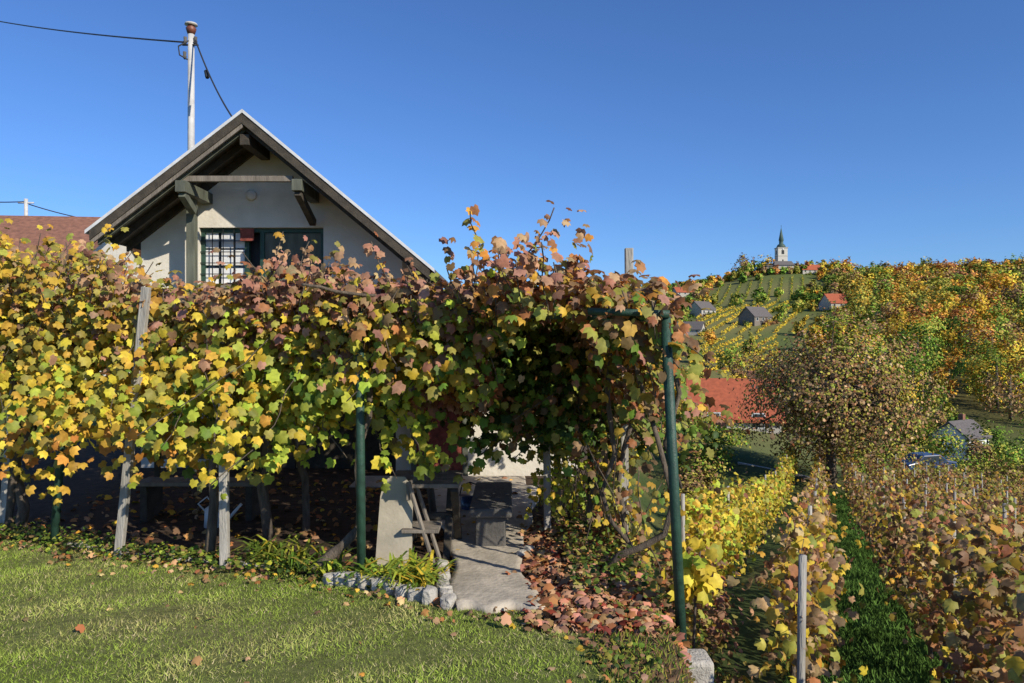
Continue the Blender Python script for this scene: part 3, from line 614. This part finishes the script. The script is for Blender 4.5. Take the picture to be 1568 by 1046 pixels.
def forest(name,pts):
    Cs=[];Ns=[];Ts=[];Ss_=[];Ks=[];trk=[]
    for (x,y,h,w,br) in pts:
        d=math.hypot(x,y); nl=int(np.clip(160000/d,300,1200)); sz=np.clip(d*.0027,.27,1.15)
        C,N,T,S,K,cl=tree_parts((x,y,gh(x,y)-h*.1),h,h*random.uniform(.34,.48),18,nl,sz,w,.46,br*random.uniform(.85,1.25),.15,.35)
        Cs.append(C);Ns.append(N);Ts.append(T);Ss_.append(S);Ks.append(K)
        trk.append(([(x,y,gh(x,y)-.3),(x,y,gh(x,y)+h*.6)],[.03*h,.012*h]))
    root=empty(name)
    leaves('crowns',np.concatenate(Cs),np.concatenate(Ns),np.concatenate(Ts),np.concatenate(Ss_),np.concatenate(Ks),QUAD,'tree',root)
    tubes('trunks',trk,'bark',root,4,0)
pal=[(dict(green=4,olive=3),4.0,1.35),(dict(dgreen=3,green=3),3,1.3),(dict(olive=5,green=1),4.0,1.0),(dict(olive=3,gold=2),3,1.0),(dict(orange=3,gold=3),2.4,1.0),(dict(rust=3,orange=2),1.8,1.2),(dict(brown=4,olive=1),3.0,1.25),(dict(yel=2,gold=3),1.6,1.0)]
pw=np.array([p[1] for p in pal]); pw=pw/pw.sum()
HS=[(92,280),(135,306),(82,320),(64,265),(98,425),(178,445)]
def blocked(x,y):
    for hx,hy in HS:
        if y<hy+6 and y>hy-45 and abs(x/y-hx/hy)<7/hy: return True
    if y<98 and .585<x/y<.628: return True
    return False
pts=[]; tries=0; grid={}
while len(pts)<1150 and tries<60000:
    tries+=1
    y=math.sqrt(random.uniform(70**2,500**2)); r_=random.uniform(.10,.86); x=r_*y
    if y<118: ok=r_>.50 and y>72 and random.random()<.9
    elif r_>.425+.02*math.sin(y*.05): ok=True
    elif y>425: ok=not(.335<r_<.40)
    elif .235<r_: ok=random.random()<.05 or (y<175 and random.random()<.3) or (r_>.395 and y>300) or (r_<.27 and random.random()<.4)
    else: ok=random.random()<.6
    if .335<r_<.395 and y>400: ok=False
    if not ok or blocked(x,y): continue
    g=7.2 if y>118 else 5
    cell=(int(x/g),int(y/g))
    if cell in grid: continue
    grid[cell]=1
    i=rng.choice(len(pal),p=pw)
    if r_>.5 and y>150 and random.random()<.25: i=random.choice([4,5,7])
    if y<118: i=random.choice([0,2,2,6,1])
    h=random.uniform(8,14.5)*(1 if y<400 else .68)
    if y<118: h=random.uniform(3.5,6.5)
    if r_<.43: h*=.6
    pts.append((x,y,h,pal[i][0],pal[i][2]))
for x,y,h,k_ in((142,455,15,6),(147,458,14,6),(152,455,12,1),(143,450,10,0),(156,453,12,7),(159,448,9,4),(172,446,7,6),(176,444,8,5),(180,448,9,0),(188,448,10,3),(196,450,13,4),(203,448,14,4),(209,455,12,6),(192,444,8,1),(154,440,5,1),(157,440,5.5,5),(161,439,5,1),(165,439,4.5,6),(169,439,5.5,2),(173,440,6,1),(150,441,6,6),(137,445,8,2),(131,448,7,4),(184,440,7,7)):
    pts.append((x,y,h,pal[k_][0],pal[k_][2]))
forest('forest',pts)
def strips(name,poly,ang,sp,w,hh=1.3,lw=(.45,.75)):
    r0,r1,y0,y1=poly; Cs=[]
    cx=(r0+r1)/2*(y0+y1)/2; cy=(y0+y1)/2; dx,dy=math.cos(ang),math.sin(ang)
    for k in range(-60,61):
        ox=cx-dy*k*sp; oy=cy+dx*k*sp
        t=np.arange(-90,90,.3)+rng.uniform(0,.3); x=ox+dx*t; y=oy+dy*t; rr=x/y
        m=(rr>r0)&(rr<r1)&(y>y0)&(y<y1)&(rng.random(len(x))<.93); x=x[m];y=y[m]
        if len(x): 
            x=np.repeat(x,2)+rng.normal(0,.18,2*len(x)); y=np.repeat(y,2)+rng.normal(0,.15,len(x)); Cs.append(np.stack([x,y,H(x,y)+rng.uniform(.1,hh,len(x))],-1))
    C=np.concatenate(Cs); n=len(C)
    return leaves(name,C,rng.normal(0,.6,(n,3))+np.array([0,-.6,.6]),rng.normal(0,1,(n,3)),rng.uniform(lw[0],lw[1],n),pick(w,n)*.85,QUAD,'tree')
strips('hillside_vineyard',(.25,.40,258,345),1.05,5.4,dict(gold=2.5,yel=4,olive=2))
strips('hillside_vineyard',(.24,.36,180,250),.95,4.8,dict(yel=4,gold=2.5,olive=2))
strips('hillside_vineyard',(.27,.395,350,425),1.2,5.5,dict(olive=4,green=3,gold=1))

# ---------------------------------------------------------------- buildings far
def house(name,x,y,w,d,hw,hr,rot,wall,roof,wins=True):
    root=empty(name); z=gh(x,y)-.3; ov=.35
    v=[(-w/2,-d/2,0),(w/2,-d/2,0),(w/2,d/2,0),(-w/2,d/2,0),(-w/2,-d/2,hw),(w/2,-d/2,hw),(w/2,d/2,hw),(-w/2,d/2,hw),(-w/2,0,hw+hr),(w/2,0,hw+hr)]
    v=[(a,b_,-2 if c_==0 else c_) for a,b_,c_ in v]
    f=[(0,1,5,4),(2,3,7,6),(1,2,6,9,5),(3,0,4,8,7)]
    mobj('walls',v,f,wall,root)
    k=hr/(d/2); W2=w/2+ov; D2=d/2+ov; th=.2
    v=[(-W2,-D2,hw-k*ov),(W2,-D2,hw-k*ov),(W2,0,hw+hr+.02),(-W2,0,hw+hr+.02),(W2,D2,hw-k*ov),(-W2,D2,hw-k*ov)]
    v+= [(a,b_,c_+th) for a,b_,c_ in v]
    f=[(6,7,8,9),(9,8,10,11),(1,0,3,2),(2,3,5,4),(0,1,7,6),(4,5,11,10),(1,2,8,7),(2,4,10,8),(3,0,6,9),(5,3,9,11)]
    mobj('roof',v,f,roof,root)
    if wins:
        for i in range(max(1,int(w/2.6))):
            xx=-w/2+ (i+.5)*w/max(1,int(w/2.6))
            box('window',xx-.45,xx+.45,-d/2-.04,-d/2-.01,hw*.45,hw*.45+1.1,'glass',root)
            box('window_frame',xx-.55,xx+.55,-d/2-.03,-d/2-.005,hw*.45-.1,hw*.45+1.2,'white',root)
        box('door',w/2+.01,w/2+.05,-.5,.5,0,2.0,'dwood',root)
        box('chimney',w*.2,w*.2+.6,.2,.8,hw+hr*.5,hw+hr+.9,'tileold',root)
    root.location=(x,y,z); root.rotation_euler=(0,0,rot)
    return root
def yard(x,y,r=5,n=4):
    for k in range(n):
        a=-math.pi/2+random.uniform(-1.1,1.1)*1.3; xx=x+math.cos(a)*r*random.uniform(1,1.4); yy=y+math.sin(a)*r*random.uniform(.9,1.2)
        shrub('shrub',(xx,yy,gh(xx,yy)-.3),(1.8,1.8,random.uniform(1.4,2.6)),260,.5,random.choice([dict(green=4,olive=2),dict(dgreen=3,green=2),dict(brown=3,rust=2),dict(gold=2,olive=3)]),ncl=10,tpl=QUAD)
house('orange_roof_house',19.6,66,7.2,8,1.2,3.0,-.2,'stucco2','tile')
house('white_cabin',57.6,95,5.0,4.4,3.3,1.7,.55,'cloth','greyroof')
house('grey_roof_house',92,280,9,8,3.0,3.5,.5,'wood','greyroof'); yard(92,280)
house('hillside_house',135,306,12,9,3.0,3.8,.15,'stucco2','tile'); yard(135,306,6,6)
house('hillside_house',82,320,9,8,3,3.4,.6,'stucco2','greyroof'); yard(82,320)
house('hillside_cottage',64,265,9,6,2.0,2.6,-.5,'stucco2','greyroof'); yard(64,265)
house('hillside_cottage',98,425,10,7,2.4,2.8,.2,'stucco2','tile'); yard(98,425,6,5)
house('hillside_cottage',178,443,12,8,2.2,3.2,.1,'stucco2','tile'); yard(178,443,7,6)
house('tiled_roof_house',-17.2,27.5,4.6,7,4.9,1.9,.1,'stucco','tileold',False)
house('dark_gable_house',-18.0,24.5,3.6,4.5,4.3,1.3,1.3,'dwood','tileold',False)
box('chimney',-15.3,-14.95,28.2,28.6,5.8,6.75,'tileold')
np_=empty('roof_mast'); tube('mast',[(-18.4,28,3.5),(-18.4,28,7.1)],.07,'pole',np_,8); tube('crossbar',[(-18.7,28,6.95),(-18.1,28,6.95)],.03,'pole',np_,6)
tube('line',sag((-18.3,28,6.9),(-14.5,30,6.4),.2),.02,'wire',np_,4); tube('line_left',sag((-18.4,28,7),(-22,28,7.2),.1),.02,'wire',np_,4)
pp=[(12.6,41.5),(14,41.2),(15.6,40.2),(17,39.2)]
rw=empty('retaining_wall')
for i in range(3):
    (a0,b0),(a1,b1)=pp[i],pp[i+1]; za=-5.1-.12*i*2; zb=-5.1-.12*(i+1)*2
    beam('segment',(a0,b0,za-.4),(a1,b1,zb-.4),.25,.9,'stone',rw,.02)
ch=empty('church'); cx,cy=164.5,452; cz=gh(cx,cy)+1.0
def cb(nm,x0,x1,y0,y1,z0,z1,m): return box(nm,cx+x0,cx+x1,cy+y0,cy+y1,cz+z0,cz+z1,m,ch)
cb('tower',-2.9,2.9,-2.9,2.9,-3,13.5,'church'); cb('cornice',-3.2,3.2,-3.2,3.2,13.51,14.0,'stone'); cb('cornice_low',-3.05,3.05,-3.05,3.05,8.6,8.9,'stone')
cb('belfry_opening',-.8,.8,-2.96,-2.91,9.8,12.2,'dark'); cb('belfry_opening_side',2.91,2.96,-.8,.8,9.8,12.2,'dark'); cb('belfry_opening_left',-2.96,-2.91,-.8,.8,9.8,12.2,'dark'); cb('tower_window',-.4,.4,-2.96,-2.91,5,6.5,'dark')
tube('clock_face',[(cx,cy-2.92,cz+12.9),(cx,cy-3.0,cz+12.9)],.5,'cloth',ch,16)
tube('spire',[(cx,cy,cz+14),(cx,cy,cz+15.6),(cx,cy,cz+16.4),(cx,cy,cz+18.0),(cx,cy,cz+18.5),(cx,cy,cz+26.5)],[3.1,2.3,1.3,1.3,1.6,.05],'copper',ch,8)
tube('cross',[(cx,cy,cz+26.4),(cx,cy,cz+28)],.12,'wire',ch,5)
prism('nave',[(cx-7,cz-3),(cx+4.5,cz-3),(cx+4.5,cz+2.6),(cx-7,cz+2.6)],cy-8.5,cy-3.2,'stucco2',ch)
v=[(cx-7.5,cy-9.1,cz+2.5),(cx+5,cy-9.1,cz+2.5),(cx+5,cy-3.1,cz+2.5),(cx-7.5,cy-3.1,cz+2.5),(cx-6,cy-6.1,cz+5.2),(cx+4,cy-6.1,cz+5.2)]
mobj('nave_roof',v,[(0,1,5,4),(1,2,5),(2,3,4,5),(3,0,4),(0,3,2,1)],'greyroof',ch)
for i in range(3): cb('nave_window',-5.6+i*3,-4.8+i*3,-8.55,-8.51,.2,1.8,'dark')
cb('sacristy',-11.5,-7.01,-8,-3,-3,1.8,'wood'); cb('sacristy_roof',-11.8,-6.9,-8.3,-2.8,1.81,2.5,'greyroof')
cr=empty('parked_car'); kx,ky=31.0,55.5; kz=gh(kx,ky)
pf=[(-2.1,.35),(-2.1,.75),(-1.3,.9),(-.75,1.4),(.7,1.42),(1.3,.95),(2.1,.85),(2.15,.35)]
o=prism('body',pf,-.8,.8,'car',cr); bevel(o,.08,2)
prism('side_windows',[(-1.15,.92),(-.7,1.33),(.62,1.35),(1.1,.95)],-.815,.815,'glass',cr)
for wx in(-1.3,1.35):
    for wy in(-.72,.72): tube('wheel',[(wx,wy-.1,.33),(wx,wy+.1,.33)],.33,'dark',cr,16)
cr.location=(kx,ky,kz); cr.rotation_euler=(0,0,.2)

# ---------------------------------------------------------------- light, sky, camera
el=math.radians(31); az=math.radians(134)
sd=Vector((math.sin(az)*math.cos(el),math.cos(az)*math.cos(el),math.sin(el)))
sun=bpy.data.lights.new('sun','SUN'); sun.energy=5.0; sun.angle=math.radians(.53); sun.color=(1,.92,.79)
so=bpy.data.objects.new('sun',sun); link(so); so.rotation_euler=sd.to_track_quat('Z','Y').to_euler()
w=bpy.data.worlds.new('World'); scene.world=w; w.use_nodes=True; t=w.node_tree; t.nodes.clear()
sk=t.nodes.new('ShaderNodeTexSky'); sk.sky_type='NISHITA'; sk.sun_disc=False; sk.sun_elevation=el; sk.sun_rotation=az; sk.altitude=300; sk.air_density=1.0; sk.dust_density=.3; sk.ozone_density=3.0
vm=t.nodes.new('ShaderNodeVectorMath'); vm.operation='MULTIPLY'; vm.inputs[1].default_value=(.72,1.06,1.6)
bg=t.nodes.new('ShaderNodeBackground'); bg.inputs['Strength'].default_value=.09; wo=t.nodes.new('ShaderNodeOutputWorld')
t.links.new(sk.outputs['Color'],vm.inputs[0]); t.links.new(vm.outputs['Vector'],bg.inputs['Color']); t.links.new(bg.outputs['Background'],wo.inputs['Surface'])
cam=bpy.data.cameras.new('camera'); co=bpy.data.objects.new('camera',cam); link(co); co.location=(0,0,1.7); co.rotation_euler=(math.radians(90),0,0)
cam.sensor_width=36; cam.lens=26; cam.clip_end=4000; cam.clip_start=.05
scene.camera=co
